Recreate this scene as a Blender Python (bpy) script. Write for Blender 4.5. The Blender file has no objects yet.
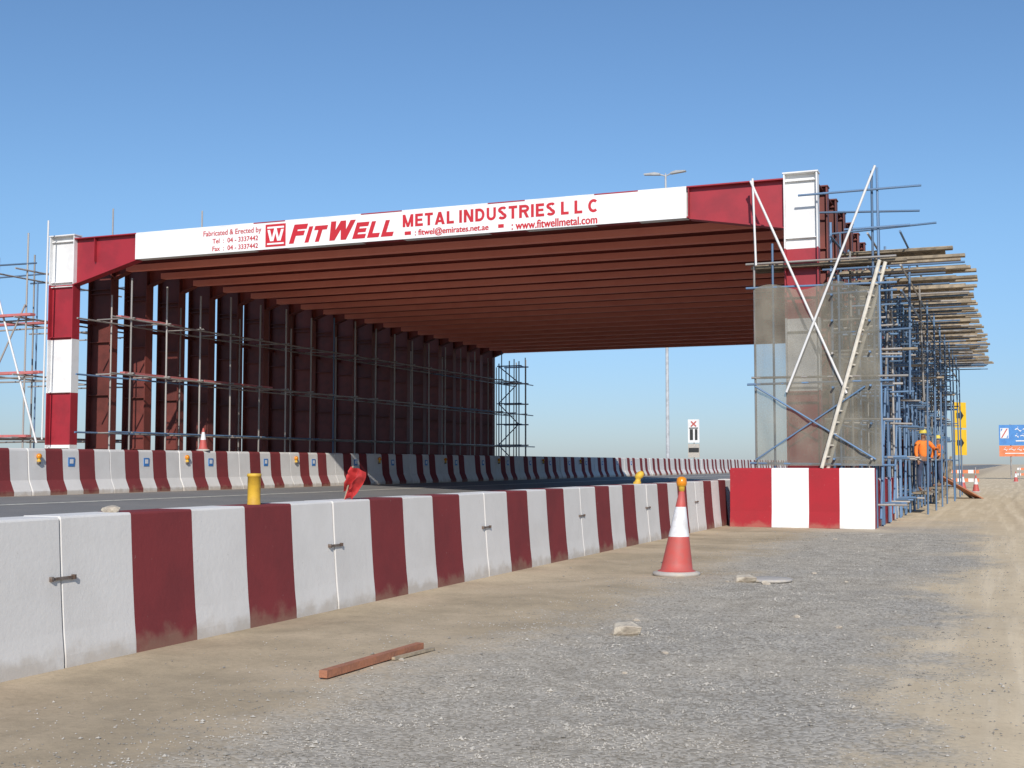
import bpy, math, random, bmesh
from mathutils import Vector, noise, Quaternion
random.seed(7)
S=bpy.context.scene
COL=S.collection
CAM=Vector((0,0,1.4))
# ------------------------------------------------------------------ materials
def nd(nt,t,**k):
    n=nt.nodes.new(t)
    for a,b in k.items(): setattr(n,a,b)
    return n
def mixc(nt,fac,a,b,mode='MIX'):
    m=nt.nodes.new('ShaderNodeMix'); m.data_type='RGBA'; m.blend_type=mode
    L=nt.links
    for idx,v in ((0,fac),(6,a),(7,b)):
        if isinstance(v,(int,float)): m.inputs[idx].default_value=v
        elif isinstance(v,tuple): m.inputs[idx].default_value=(v+(1,))[:4]
        else: L.new(v,m.inputs[idx])
    return m.outputs[2]
def rng(nt,v,a,b,c=0,d=1,smooth=True):
    m=nt.nodes.new('ShaderNodeMapRange')
    if smooth: m.interpolation_type='SMOOTHSTEP'
    nt.links.new(v,m.inputs[0])
    for i,x in zip((1,2,3,4),(a,b,c,d)): m.inputs[i].default_value=x
    return m.outputs[0]
def mth(nt,op,a,b=0.5):
    m=nt.nodes.new('ShaderNodeMath'); m.operation=op
    for i,v in enumerate((a,b)):
        if isinstance(v,(int,float)): m.inputs[i].default_value=v
        else: nt.links.new(v,m.inputs[i])
    return m.outputs[0]
def nz(nt,vec,scale,detail=4,rough=.55):
    n=nt.nodes.new('ShaderNodeTexNoise'); n.inputs['Scale'].default_value=scale
    n.inputs['Detail'].default_value=detail; n.inputs['Roughness'].default_value=rough
    nt.links.new(vec,n.inputs['Vector']); return n.outputs[0]
def base(name):
    m=bpy.data.materials.new(name); m.use_nodes=True; nt=m.node_tree
    b=nt.nodes['Principled BSDF']; tc=nd(nt,'ShaderNodeTexCoord')
    return m,nt,b,tc.outputs['Object']
def simple(name,c1,c2=None,scale=3,rough=.6,bump=.15,bscale=40,metal=0,rand=.0,lo=.4,hi=.65):
    m,nt,b,oc=base(name)
    if c2 is None: c2=tuple(x*.75 for x in c1)
    f=rng(nt,nz(nt,oc,scale,5,.6),lo,hi)
    c=mixc(nt,f,c1,c2)
    if rand:
        oi=nd(nt,'ShaderNodeObjectInfo')
        k=rng(nt,oi.outputs['Random'],0,1,1-rand,1+rand*.4,False)
        cc=nd(nt,'ShaderNodeCombineColor')
        for i in range(3): nt.links.new(k,cc.inputs[i])
        c=mixc(nt,1.0,c,cc.outputs[0],'MULTIPLY')
    nt.links.new(c,b.inputs['Base Color']); b.inputs['Roughness'].default_value=rough; b.inputs['Metallic'].default_value=metal
    if bump:
        bp=nd(nt,'ShaderNodeBump'); bp.inputs['Strength'].default_value=bump; bp.inputs['Distance'].default_value=.02
        nt.links.new(nz(nt,oc,bscale,3),bp.inputs['Height']); nt.links.new(bp.outputs[0],b.inputs['Normal'])
    return m
def barrier_mat(name,c,c2,dirt=(.36,.28,.19),dmax=.4):
    m,nt,b,oc=base(name)
    oi=nd(nt,'ShaderNodeObjectInfo')
    add=nd(nt,'ShaderNodeVectorMath',operation='ADD'); nt.links.new(oc,add.inputs[0])
    sc=nd(nt,'ShaderNodeVectorMath',operation='SCALE'); cx=nd(nt,'ShaderNodeCombineXYZ')
    for i in range(3): nt.links.new(oi.outputs['Random'],cx.inputs[i])
    nt.links.new(cx.outputs[0],sc.inputs[0]); sc.inputs['Scale'].default_value=37
    nt.links.new(sc.outputs[0],add.inputs[1]); v=add.outputs[0]
    f=rng(nt,nz(nt,v,1.6,6,.6),.38,.72)
    col=mixc(nt,f,c,c2)
    mp=nd(nt,'ShaderNodeMapping'); mp.inputs['Scale'].default_value=(9,9,.7); nt.links.new(v,mp.inputs[0])
    st=rng(nt,nz(nt,mp.outputs[0],1.0,4),.6,.88,0,.15)
    col=mixc(nt,st,col,tuple(x*.65 for x in c2))
    ch=rng(nt,nz(nt,v,14,4,.7),.68,.74,0,.4)
    col=mixc(nt,ch,col,(.42,.38,.33))
    sp=nd(nt,'ShaderNodeSeparateXYZ'); nt.links.new(oc,sp.inputs[0])
    zz=mth(nt,'ADD',sp.outputs[2],mth(nt,'MULTIPLY',mth(nt,'SUBTRACT',nz(nt,v,5,4),.5),.4))
    d=rng(nt,zz,.0,.15,dmax,0)
    col=mixc(nt,d,col,dirt)
    k=rng(nt,oi.outputs['Random'],0,1,.93,1.03,False); cc=nd(nt,'ShaderNodeCombineColor')
    for i in range(3): nt.links.new(k,cc.inputs[i])
    col=mixc(nt,1.0,col,cc.outputs[0],'MULTIPLY')
    nt.links.new(col,b.inputs['Base Color']); b.inputs['Roughness'].default_value=.9
    b.inputs['Specular IOR Level'].default_value=.15
    bp=nd(nt,'ShaderNodeBump'); bp.inputs['Strength'].default_value=.25; bp.inputs['Distance'].default_value=.012
    nt.links.new(nz(nt,v,18,6,.7),bp.inputs['Height']); nt.links.new(bp.outputs[0],b.inputs['Normal'])
    return m
M={}
M['bwhite']=barrier_mat('white_barrier_paint',(.73,.7,.66),(.675,.645,.605))
M['bred']=barrier_mat('red_barrier_paint',(.225,.043,.046),(.185,.04,.043))
M['cwhite']=barrier_mat('fresh_white_paint',(.8,.8,.79),(.75,.75,.74),dmax=.3)
M['cred']=barrier_mat('fresh_red_paint',(.37,.028,.038),(.32,.03,.038),dmax=.3)
M['white']=simple('white_gloss_paint',(.78,.78,.77),(.68,.67,.66),1.5,.45,.05)
M['red']=simple('red_gloss_paint',(.34,.022,.034),(.27,.02,.03),1.5,.45,.05)
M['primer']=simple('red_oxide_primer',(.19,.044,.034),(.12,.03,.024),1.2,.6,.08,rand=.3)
M['shade_primer']=simple('shaded_web_primer',(.34,.075,.055),(.28,.062,.046),1.2,.6,.08,rand=.15)  # shade painted in: darker primer copy so gaps between roof beams read dark
M['lit_primer']=simple('bounce_lit_primer',(.94,.31,.22),(.9,.28,.2),.9,.6,.04,rand=.05)  # bounce light painted in: same primer lightened for the roof beams' lower faces
M['deckred']=simple('dark_red_deck',(.16,.04,.032),(.12,.033,.026),1.2,.7,.08)
M['banner']=simple('white_banner_sheet',(.82,.82,.81),(.77,.77,.76),.8,.4,.06,3)
M['ink']=simple('red_banner_ink',(.54,.018,.03),(.5,.018,.028),1,.5,0)
M['blue']=simple('blue_scaffold_paint',(.095,.22,.4),(.15,.18,.24),5,.55,.1,rand=.4)
M['galv']=simple('galvanised_tube',(.42,.41,.4),(.3,.25,.2),5,.45,.1,metal=.2,rand=.35)
M['whitepole']=simple('pale_tube',(.74,.74,.74),(.6,.58,.55),6,.5,.1)
M['laddertone']=simple('dusty_ladder_metal',(.68,.63,.54),(.55,.5,.42),6,.5,.1)
M['wood']=simple('scaffold_timber',(.38,.305,.21),(.24,.195,.14),5,.8,.3,rand=.5)
M['wood2']=simple('red_timber',(.42,.17,.09),(.33,.14,.08),7,.8,.3)
M['pink']=simple('faded_red_board',(.55,.16,.16),(.45,.15,.14),5,.7,.1,rand=.2)
M['steel']=simple('rusty_steel',(.12,.08,.06),(.2,.17,.15),12,.6,.2)
M['cone_o']=simple('faded_red_plastic',(.5,.085,.07),(.44,.1,.085),9,.6,.08)
M['flagred']=simple('red_cloth',(.5,.03,.03),(.4,.03,.03),9,.8,.1)
M['cone_w']=simple('reflective_white',(.75,.75,.76),(.64,.62,.6),9,.4,.05)
M['yellow']=simple('yellow_plastic',(.7,.43,.04),(.55,.32,.04),9,.6,.05)
M['ysign']=simple('yellow_sign_face',(.8,.5,.02),(.75,.45,.02),3,.5,.0)
M['amber']=simple('amber_lens',(.72,.25,.01),(.6,.2,.01),9,.25,.05)
M['grey']=simple('rubber_grey',(.42,.39,.36),(.5,.45,.38),9,.8,.2)
M['black']=simple('black_paint',(.02,.02,.02),(.03,.03,.03),3,.6,.0)
M['bsign']=simple('blue_sign_face',(.07,.24,.55),(.06,.2,.48),3,.5,0)
M['osign']=simple('orange_sign_face',(.7,.22,.09),(.6,.18,.07),3,.5,0)
M['rock']=simple('pale_stone',(.58,.51,.4),(.4,.34,.27),8,.9,.6,25)
M['gravel']=simple('grey_gravel',(.47,.435,.38),(.25,.23,.2),3,.95,.3,60,lo=.42,hi=.6)
M['gravel'].node_tree.nodes['Principled BSDF'].inputs['Specular IOR Level'].default_value=.05
M['lamp']=simple('lamp_housing',(.45,.46,.47),None,3,.4,0)
M['skin']=simple('brown_skin',(.25,.13,.08),(.2,.1,.06),9,.6,0)
M['vest']=simple('orange_work_cloth',(.85,.22,.03),(.75,.19,.03),9,.8,.1)
M['trouser']=simple('dark_blue_work_cloth',(.05,.07,.13),(.04,.05,.09),9,.9,.1)
M['helmet']=simple('yellow_helmet_plastic',(.75,.6,.1),None,9,.4,0)
def netmat():
    m,nt,b,oc=base('debris_netting')
    f=rng(nt,nz(nt,oc,1.2,4,.5),.3,.7); c=mixc(nt,f,(.2,.19,.155),(.28,.26,.21)); nt.links.new(c,b.inputs['Base Color'])
    b.inputs['Roughness'].default_value=1; b.inputs['Specular IOR Level'].default_value=0
    fine=nz(nt,oc,60,2)
    a=mth(nt,'ADD',mth(nt,'MULTIPLY',f,.14),mth(nt,'MULTIPLY',fine,.5))
    a=mth(nt,'ADD',a,.27); nt.links.new(a,b.inputs['Alpha']); return m
M['net']=netmat()
def asphalt():
    m,nt,b,oc=base('asphalt')
    c=mixc(nt,rng(nt,nz(nt,oc,.6,5),.35,.7),(.16,.158,.155),(.21,.2,.185))
    c=mixc(nt,rng(nt,nz(nt,oc,70,3),.4,.7),c,(.24,.23,.215)); nt.links.new(c,b.inputs['Base Color'])
    b.inputs['Roughness'].default_value=.9; return m
M['asphalt']=asphalt()
M['line']=simple('road_marking_paint',(.66,.64,.54),(.45,.43,.37),5,.7,.1)
def groundmat():
    m,nt,b,oc=base('sandy_ground')
    sp=nd(nt,'ShaderNodeSeparateXYZ'); nt.links.new(oc,sp.inputs[0])
    big=nz(nt,oc,.45,5,.6); mid=nz(nt,oc,2.2,6,.65); fine=nz(nt,oc,22,6,.75)
    x=mth(nt,'ADD',sp.outputs[0],mth(nt,'MULTIPLY',mth(nt,'SUBTRACT',big,.5),2.6))
    x=mth(nt,'ADD',x,mth(nt,'MULTIPLY',mth(nt,'SUBTRACT',mid,.5),1.6))
    x=mth(nt,'ADD',x,mth(nt,'MULTIPLY',mth(nt,'SUBTRACT',fine,.5),1.6))
    g=mth(nt,'MULTIPLY',rng(nt,x,-4.4,-3.0),rng(nt,x,-1.1,-.2,1,0))
    y=mth(nt,'ADD',sp.outputs[1],mth(nt,'MULTIPLY',mth(nt,'SUBTRACT',big,.5),12))
    g=mth(nt,'MULTIPLY',g,rng(nt,y,24,36,1,0))
    sand=mixc(nt,rng(nt,mid,.35,.7),(.68,.55,.375),(.6,.48,.325))
    sand=mixc(nt,rng(nt,fine,.45,.75,0,.45),sand,(.46,.37,.25))
    mp=nd(nt,'ShaderNodeMapping'); mp.inputs['Scale'].default_value=(4.5,.16,1); nt.links.new(oc,mp.inputs[0])
    sand=mixc(nt,rng(nt,nz(nt,mp.outputs[0],1.0,5,.6),.45,.64,0,.65),sand,(.77,.635,.45))
    comp=mixc(nt,rng(nt,mid,.3,.7),(.49,.39,.265),(.38,.305,.21))
    comp=mixc(nt,rng(nt,big,.42,.62,0,.8),comp,(.59,.47,.325))
    comp=mixc(nt,rng(nt,fine,.45,.75,0,.5),comp,(.28,.225,.16))
    cm=rng(nt,x,-4.2,-2.6,1,0)
    c=mixc(nt,cm,sand,comp)
    vo=nd(nt,'ShaderNodeTexVoronoi'); vo.inputs['Scale'].default_value=46; nt.links.new(oc,vo.inputs['Vector'])
    bw=nd(nt,'ShaderNodeRGBToBW'); nt.links.new(vo.outputs['Color'],bw.inputs[0])
    gr=mixc(nt,rng(nt,bw.outputs[0],.15,.85),(.25,.228,.195),(.53,.49,.425))
    gr=mixc(nt,rng(nt,big,.35,.65,.0,.35),gr,(.5,.43,.33))
    c=mixc(nt,mth(nt,'MULTIPLY',g,.93),c,gr)
    far=rng(nt,sp.outputs[1],60,400,0,.5); c=mixc(nt,far,c,(.6,.51,.4))  # horizon haze painted into the ground colour, paler with distance
    nt.links.new(c,b.inputs['Base Color']); b.inputs['Roughness'].default_value=1; b.inputs['Specular IOR Level'].default_value=.0
    h=mth(nt,'ADD',mth(nt,'MULTIPLY',fine,.9),mth(nt,'MULTIPLY',mth(nt,'MULTIPLY',vo.outputs['Distance'],g),-.6))
    bp=nd(nt,'ShaderNodeBump'); bp.inputs['Strength'].default_value=.5; bp.inputs['Distance'].default_value=.014
    nt.links.new(h,bp.inputs['Height']); nt.links.new(bp.outputs[0],b.inputs['Normal'])
    return m
M['ground']=groundmat()
# ------------------------------------------------------------------ mesh helper
class MB:
    def __init__(s): s.v=[];s.f=[];s.m=[];s.mats=[]
    def mi(s,k):
        if k not in s.mats: s.mats.append(k)
        return s.mats.index(k)
    def poly(s,pts,k):
        n=len(s.v); s.v+= [tuple(p) for p in pts]; s.f.append(tuple(range(n,n+len(pts)))); s.m.append(s.mi(k))
    def box(s,x0,x1,y0,y1,z0,z1,k):
        s.prism([(x0,z0),(x1,z0),(x1,z1),(x0,z1)],y0,y1,k)
    def prism(s,p,y0,y1,k):
        n=len(s.v);N=len(p)
        s.v+=[(a,y0,c) for a,c in p]+[(a,y1,c) for a,c in p]
        i=s.mi(k)
        s.f.append(tuple(range(n,n+N))); s.f.append(tuple(reversed(range(n+N,n+2*N))))
        for j in range(N):
            q=(j+1)%N; s.f.append((n+j,n+N+j,n+N+q,n+q))
        s.m+=[i]*(N+2)
    def lathe(s,prof,c,k,seg=24,axis=(0,0)):
        n=len(s.v)
        for p in prof:
            for j in range(seg):
                a=2*math.pi*j/seg
                s.v.append((c[0]+p[0]*math.cos(a)+axis[0]*p[1],c[1]+p[0]*math.sin(a)+axis[1]*p[1],c[2]+p[1]))
        for i in range(len(prof)-1):
            kk=prof[i][2] if len(prof[i])>2 else k
            for j in range(seg):
                q=(j+1)%seg
                s.f.append((n+i*seg+j,n+i*seg+q,n+(i+1)*seg+q,n+(i+1)*seg+j)); s.m.append(s.mi(kk))
        s.f.append(tuple(n+(len(prof)-1)*seg+j for j in range(seg))); s.m.append(s.mi(prof[-1][2] if len(prof[-1])>2 else k))
    def tube(s,a,b,r,k,seg=8):
        a=Vector(a);b=Vector(b);d=(b-a); q=d.to_track_quat('Z','Y'); L=d.length; n=len(s.v)
        for zz in (0,L):
            for j in range(seg):
                t=2*math.pi*j/seg; p=a+q@Vector((r*math.cos(t),r*math.sin(t),zz)); s.v.append(tuple(p))
        i=s.mi(k)
        for j in range(seg):
            w=(j+1)%seg; s.f.append((n+j,n+w,n+seg+w,n+seg+j)); s.m.append(i)
        s.f.append(tuple(reversed(range(n,n+seg)))); s.f.append(tuple(range(n+seg,n+2*seg))); s.m+=[i,i]
    def mesh(s,name,origin=(0,0,0),smooth=False):
        me=bpy.data.meshes.new(name); o=origin
        me.from_pydata([(a-o[0],b-o[1],c-o[2]) for a,b,c in s.v],[],s.f)
        for k in s.mats: me.materials.append(M[k])
        me.polygons.foreach_set('material_index',s.m)
        if smooth: me.polygons.foreach_set('use_smooth',[True]*len(s.f))
        me.update(); return me
WL={}
def put(name,data,loc=(0,0,0),parent=None,label=None,cat=None,group=None,kind=None):
    o=bpy.data.objects.new(name,data); COL.objects.link(o); loc=Vector(loc); WL[o.name]=loc.copy()
    if parent is not None:
        o.parent=parent; o.location=loc-WL[parent.name]
    else: o.location=loc
    if label: o['label']=label
    if cat: o['category']=cat
    if group: o['group']=group
    if kind: o['kind']=kind
    return o
def empty(name,loc,label,cat,group=None):
    o=put(name,None,loc,None,label,cat,group); o.empty_display_size=.3; return o
def mbput(mb,name,origin,parent=None,smooth=False,**k):
    return put(name,mb.mesh(name,origin,smooth),origin,parent,**k)
# ------------------------------------------------------------------ ground
def gz(x,y):
    if x>-6.5: z=0
    elif x>-6.7: z=.12*(-6.5-x)/.2
    elif x>-21: z=.12+.54*(-6.7-x)/14.3
    else: z=.66
    if x>-5.9 and y>0:
        n=noise.noise(Vector((x*.8,y*.5,0)))*.03+noise.noise(Vector((x*2.3,y*2.3,5)))*.006
        fade=min(1,(x+5.9)/.6)
        for c,w,d in ((-.05,.2,.02),(.35,.22,.035),(.8,.22,.03),(1.55,.25,.045),(2.0,.25,.035),(2.5,.25,.03),(3.0,.3,.03),(3.6,.25,.03)):
            cc=c+.35*math.sin(y*.09)+.12*noise.noise(Vector((0,y*.3,c)))
            t=abs(x-cc)/w
            if t<1: n-=d*(1-t*t)*(.7+.5*noise.noise(Vector((x,y*1.2,c))))
            elif t<1.6: n+=d*.4*(1-abs(t-1.3)/.3)
        if x>3.5: n+=min(1,(x-3.5)/3)*(.12+.2*noise.noise(Vector((x*.12,y*.06,3))))*min(1,y/20)
        z+=n*fade
    return z
def frange(a,b,s):
    r=[];
    while a<b-1e-6: r.append(a); a+=s
    return r
xs=[-3000,-1200,-500,-200,-100,-50,-30,-21,-6.7,-6.5,-6.2]+frange(-5.9,4.2,.07)+frange(4.2,12,.4)+frange(12,60,4)+[60,100,200,500,1200,3000]
ys=[-400,-100,-40,-10,0,2]+frange(3,24,.1)+frange(24,70,.4)+frange(70,200,6)+[200,300,450,700,1200,2000,3500]
me=bpy.data.meshes.new('ground'); nx=len(xs)
vv=[(x,y,gz(x,y)) for y in ys for x in xs]
ff=[(j*nx+i,j*nx+i+1,(j+1)*nx+i+1,(j+1)*nx+i) for j in range(len(ys)-1) for i in range(nx-1)]
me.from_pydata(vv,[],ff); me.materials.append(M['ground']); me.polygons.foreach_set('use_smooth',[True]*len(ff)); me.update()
put('ground',me,kind='structure',label='sandy desert ground with grey gravel strip and tyre tracks')
def road_z(x): return .12+.54*(-6.7-x)/14.3
rb=MB()
rb.poly([(-20.95,-40,road_z(-20.95)+.006),(-6.75,-40,road_z(-6.75)+.006),(-6.75,1500,road_z(-6.75)+.006),(-20.95,1500,road_z(-20.95)+.006)],'asphalt')
mbput(rb,'road',(0,0,0),kind='structure',label='dark asphalt carriageway between concrete barriers')
lb=MB()
for x in (-18.7,-7.6):
    lb.poly([(x-.09,-40,road_z(x-.09)+.011),(x+.09,-40,road_z(x+.09)+.011),(x+.09,1500,road_z(x+.09)+.011),(x-.09,1500,road_z(x-.09)+.011)],'line')
for x in (-15,-11.3):
    for i in range(60):
        y=-20+i*9
        lb.poly([(x-.08,y,road_z(x-.08)+.011),(x+.08,y,road_z(x+.08)+.011),(x+.08,y+3,road_z(x+.08)+.011),(x-.08,y+3,road_z(x-.08)+.011)],'line')
mbput(lb,'road_markings',(0,0,0),kind='structure',label='pale painted lane lines on the asphalt')
OCT=[(1,0,0),(0,1,0),(-1,0,0),(0,-1,0),(0,0,1),(0,0,-.6)]
OF=[(0,1,4),(1,2,4),(2,3,4),(3,0,4),(1,0,5),(2,1,5),(3,2,5),(0,3,5)]
gv=[];gfc=[]
for i in range(60000):
    y=4.2+22*random.random()**1.4
    x=random.gauss(-2.2,1.0) if random.random()<.95 else random.uniform(-5.8,3.5)
    if x<-5.6 or x>3.5: continue
    if random.random()<.3 and noise.noise(Vector((x*.9,y*.5,9)))<0: continue
    s=random.uniform(.003,.009)*(1.0+1.0*(random.random()<.04)); a=random.random()*6.28; n=len(gv); z=gz(x,y)
    for p in OCT:
        q=[c*s*random.uniform(.7,1.25) for c in p]
        gv.append((x+q[0]*math.cos(a)-q[1]*math.sin(a),y+q[0]*math.sin(a)+q[1]*math.cos(a),z+.3*s+q[2]*.7))
    gfc+=[tuple(n+k for k in f) for f in OF]
me=bpy.data.meshes.new('gravel'); me.from_pydata(gv,[],gfc); me.materials.append(M['gravel']); me.update()
put('gravel',me,kind='stuff',label='loose grey crushed gravel on sand',cat='gravel')
# ------------------------------------------------------------------ barriers
def barrier_mesh(name,prof,L,bands,ch=.014):
    full=[(-w,z) for w,z in prof]+[(w,z) for w,z in reversed(prof)]
    N=len(full)
    nb=len(bands); bl=(L-.012)/nb
    rows=[(.006,ch*.8),(.006+ch,0)]; mt=[0]
    for i in range(nb):
        for s_ in range(2):
            rows.append((.006+bl*(i+(s_+1)/2),0)); mt.append(i)
    rows[-1]=(L-.006-ch,0); rows.append((L-.006,ch*.8)); mt.append(nb-1)
    mb=MB(); v=[]
    for y,ins in rows:
        for w,z in full:
            v.append((w-(ins if w>0 else -ins),y,z-(ins if z>.5 else 0)))
    mb.v=v
    for r in range(len(rows)-1):
        for j in range(N-1):
            mb.f.append((r*N+j,(r+1)*N+j,(r+1)*N+j+1,r*N+j+1)); mb.m.append(mb.mi(bands[mt[r]]))
    mb.f.append(tuple(range(N))); mb.m.append(mb.mi(bands[0]))
    k=(len(rows)-1)*N; mb.f.append(tuple(reversed(range(k,k+N)))); mb.m.append(mb.mi(bands[-1]))
    return mb.mesh(name)
near_prof=[(.25,-.05),(.245,.08),(.225,.25),(.205,.5),(.185,.8),(.172,1.02),(.166,1.032),(.154,1.037)]
far_prof=[(.31,-.05),(.31,.1),(.28,.16),(.19,.36),(.165,.6),(.135,1.05),(.12,1.09),(.09,1.11)]
BW=['bwhite','bred','bwhite','bred','bwhite']
nm=barrier_mesh('near_barrier_mesh',near_prof,3.74,BW,.008)
FL=2.85
fm=barrier_mesh('far_barrier_mesh',far_prof,FL,BW)
tie=MB(); tie.box(.19,.217,-.11,.11,.603,.622,'steel'); tie.box(.19,.226,-.12,-.10,.598,.63,'steel'); tie.box(.19,.226,.10,.12,.598,.63,'steel')
tie_me=tie.mesh('joint_plate')
for i in range(15):
    y=3.12+3.74*i
    o=put('concrete_barrier',nm,(-6.30+random.uniform(-.004,.004),y,random.uniform(-.008,.008)),label='red and white striped concrete barrier beside the sandy verge',cat='concrete barrier',group='barriers along the near road edge')
    o.rotation_euler[2]=random.uniform(-.001,.001)
    if i<8: put('joint_plate',tie_me,(o.location.x,y,0),o)
plate=MB(); plate.box(.155,.17,1.32,1.54,.68,.9,'bsign'); plate.box(.17,.174,1.37,1.49,.75,.86,'white'); pm=plate.mesh('reflector_plate')
for i in range(50):
    y=17.1+FL*i
    o=put('concrete_barrier',fm,(-21.5+random.uniform(-.015,.015),y,.66),label='red and white striped flared concrete barrier on the asphalt edge',cat='concrete barrier',group='barriers along the far road edge')
    if i<20: put('reflector_plate',pm,(o.location.x,y,.66),o)
eb=MB()
xsb=[-5.86,-4.93,-4.12,-3.46,-2.72]; cs=['cred','cwhite','cred','cwhite']
for i in range(4):
    x0,x1=xsb[i],xsb[i+1]
    pr=[(27.74,0.0),(27.76,.12),(27.8,.35),(27.83,1.27),(27.86,1.31),(28.12,1.31),(28.12,0)]
    n=len(eb.v)
    for x in (x0,x1): eb.v+=[(x,a,c) for a,c in pr]
    N=len(pr)
    for j in range(N):
        q=(j+1)%N; eb.f.append((n+j,n+q,n+N+q,n+N+j)); eb.m.append(eb.mi(cs[i]))
    if i==0: eb.f.append(tuple(range(n+N-1,n-1,-1))); eb.m.append(eb.mi(cs[i]))
    if i==3: eb.f.append(tuple(range(n+N,n+2*N))); eb.m.append(eb.mi('cred'))
mbput(eb,'concrete_end_block',(-4.2,27.9,0),label='tall freshly painted red and white concrete block at canopy foot',cat='concrete barrier')
sb=barrier_mesh('side_block_mesh',[(.15,-.05),(.15,1.0),(.13,1.05),(.1,1.06)],1.9,['cred','cwhite'])
for i in range(3):
    put('concrete_block',sb,(-2.88,28.2+1.95*i,0),label='red and white painted low concrete block under blue scaffolding',cat='concrete barrier',group='blocks beside the canopy legs')
# ------------------------------------------------------------------ canopy
XL0,XL1,XR0,XR1=-25.9,-25.0,-4.66,-3.90
ZT=8.02; BT=7.93; BB=7.18; Y0=28.3; SP=1.65; NF=20; DY=.3
canopy=empty('steel_canopy',((XL0+XR1)/2,Y0,0),'long red steel portal frame canopy spanning the road, striped front frame','steel structure')
def column(x0,x1,zb,bands,DY=.3):
    mb=MB(); y0,y1=Y0,Y0+DY; ym=(y0+y1)/2
    for (za,zc,k) in bands:
        mb.box(x0,x0+.03,y0,y1,za,zc,k); mb.box(x1-.03,x1,y0,y1,za,zc,k)
        mb.box(x0+.03,x1-.03,ym-.012,ym+.012,za,zc,k)
    z=zb+1.2
    while z<7:
        k=[b[2] for b in bands if b[0]<=z<b[1]][0]
        mb.box(x0+.031,x1-.031,y0+.05,ym-.013,z,z+.02,k); mb.box(x0+.031,x1-.031,ym+.013,y1-.02,z,z+.02,k); z+=1.6
    k=bands[-1][2]
    mb.box(x0-.02,x1+.02,y0-.02,y1+.02,ZT,ZT+.03,k)
    for z in (BB-.65,BT-.08):
        mb.box(x0+.031,x1-.031,y0+.06,ym-.013,z,z+.022,k)
    mb.box(x0-.1,x1+.1,y0-.1,y1+.1,zb,zb+.04,bands[0][2])
    return mb
def beam(segs,hk,hzl=6.6,hzr=6.8,hl=2.2,front=False):
    mb=MB(); y0,y1=Y0,Y0+DY; ym=(y0+y1)/2
    xa,xb=XL1,XR0
    fk=hk if front else 'lit_primer'
    for (x0,x1,k) in segs:
        mb.box(x0,x1,y0,y1,BT-.03,BT,k)
        zw=BB+.03 if front else BB+.17
        mb.box(x0,x1,ym-.01,ym+.01,zw,BT-.03,k)
        xx0=max(x0,xa+hl); xx1=min(x1,xb-hl)
        if front:
            if xx1>xx0: mb.box(xx0,xx1,y0,y1,BB,BB+.03,k)
        else:
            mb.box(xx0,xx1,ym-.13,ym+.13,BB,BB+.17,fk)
    zt=BB+.03 if front else BB+.17
    mb.prism([(xa,hzl),(xa+hl,BB),(xa+hl,zt),(xa,zt)],ym-.009,ym+.009,hk)
    mb.prism([(xb-hl,BB),(xb,hzr),(xb,zt),(xb-hl,zt)],ym-.009,ym+.009,hk)
    yy0,yy1=(y0,y1) if front else (ym-.13,ym+.13)
    hk2=hk if front else P
    mb.prism([(xa,hzl-.03),(xa+hl,BB-.03),(xa+hl,BB),(xa,hzl)],yy0,yy1,hk2)
    mb.prism([(xb-hl,BB-.03),(xb,hzr-.03),(xb,hzr),(xb-hl,BB)],yy0,yy1,hk2)
    if front:
        for x in (xa+.7,xa+hl+.02,xb-hl-.02,xb-.7):
            mb.box(x-.01,x+.01,y0+.03,ym-.012,BB+.031,BT-.031,'red')
    return mb
P='primer'
cuts=[XL1,-22.8,-18.9,-17.9,-15.6,-14.4,-12.0,-11.0,-9.2,-8.1,-6.92,XR0]
kk=['red','white','red','white','red','white','red','white','red','white','red']
segs=[(cuts[i],cuts[i+1],kk[i]) for i in range(len(kk))]
fb=mbput(beam(segs,'red',front=True),'front_portal_frame',((XL1+XR0)/2,Y0,BB),canopy,label='red and white painted front cross beam')
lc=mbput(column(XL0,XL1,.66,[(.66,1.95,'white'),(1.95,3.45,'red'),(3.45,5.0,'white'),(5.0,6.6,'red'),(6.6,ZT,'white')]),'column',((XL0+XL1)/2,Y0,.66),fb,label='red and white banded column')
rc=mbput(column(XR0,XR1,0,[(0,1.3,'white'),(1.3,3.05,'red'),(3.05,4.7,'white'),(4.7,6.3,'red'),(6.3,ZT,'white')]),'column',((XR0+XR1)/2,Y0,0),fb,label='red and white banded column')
bm_=beam([(XL1,XR0,'shade_primer')],'shade_primer',7.0,7.0,.5).mesh('portal_frame',((XL1+XR0)/2,Y0,BB))
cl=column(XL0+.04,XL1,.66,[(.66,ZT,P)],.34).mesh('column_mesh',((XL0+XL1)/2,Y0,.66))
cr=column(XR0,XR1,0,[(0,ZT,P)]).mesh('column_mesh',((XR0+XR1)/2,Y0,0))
for i in range(1,NF):
    y=Y0+SP*i
    f=put('portal_frame',bm_,((XL1+XR0)/2,y,BB),canopy)
    put('column',cl,((XL0+XL1)/2,y-.02,.66),f); put('column',cr,((XR0+XR1)/2,y,0),f)
YE=Y0+SP*(NF-1)+DY
d=MB(); d.box(XL0+.1,XR1-.1,Y0+.35,YE,BT+.005,BT+.03,'deckred')
mbput(d,'roof_deck',((XL0+XR1)/2,Y0,BT),canopy)
for x in (-25.7,-4.1):
    d=MB(); d.box(x-.03,x+.03,Y0+.31,YE-.31,5.6,5.7,P)
    mbput(d,'wall_girt',(x,Y0,5.6),canopy)
bn=MB(); bn.box(-22.8,-6.92,Y0-.03,Y0-.004,7.17,7.89,'banner')
banner=mbput(bn,'banner',(-14.9,Y0,7.17),canopy,label='long white company banner with red lettering')
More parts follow.
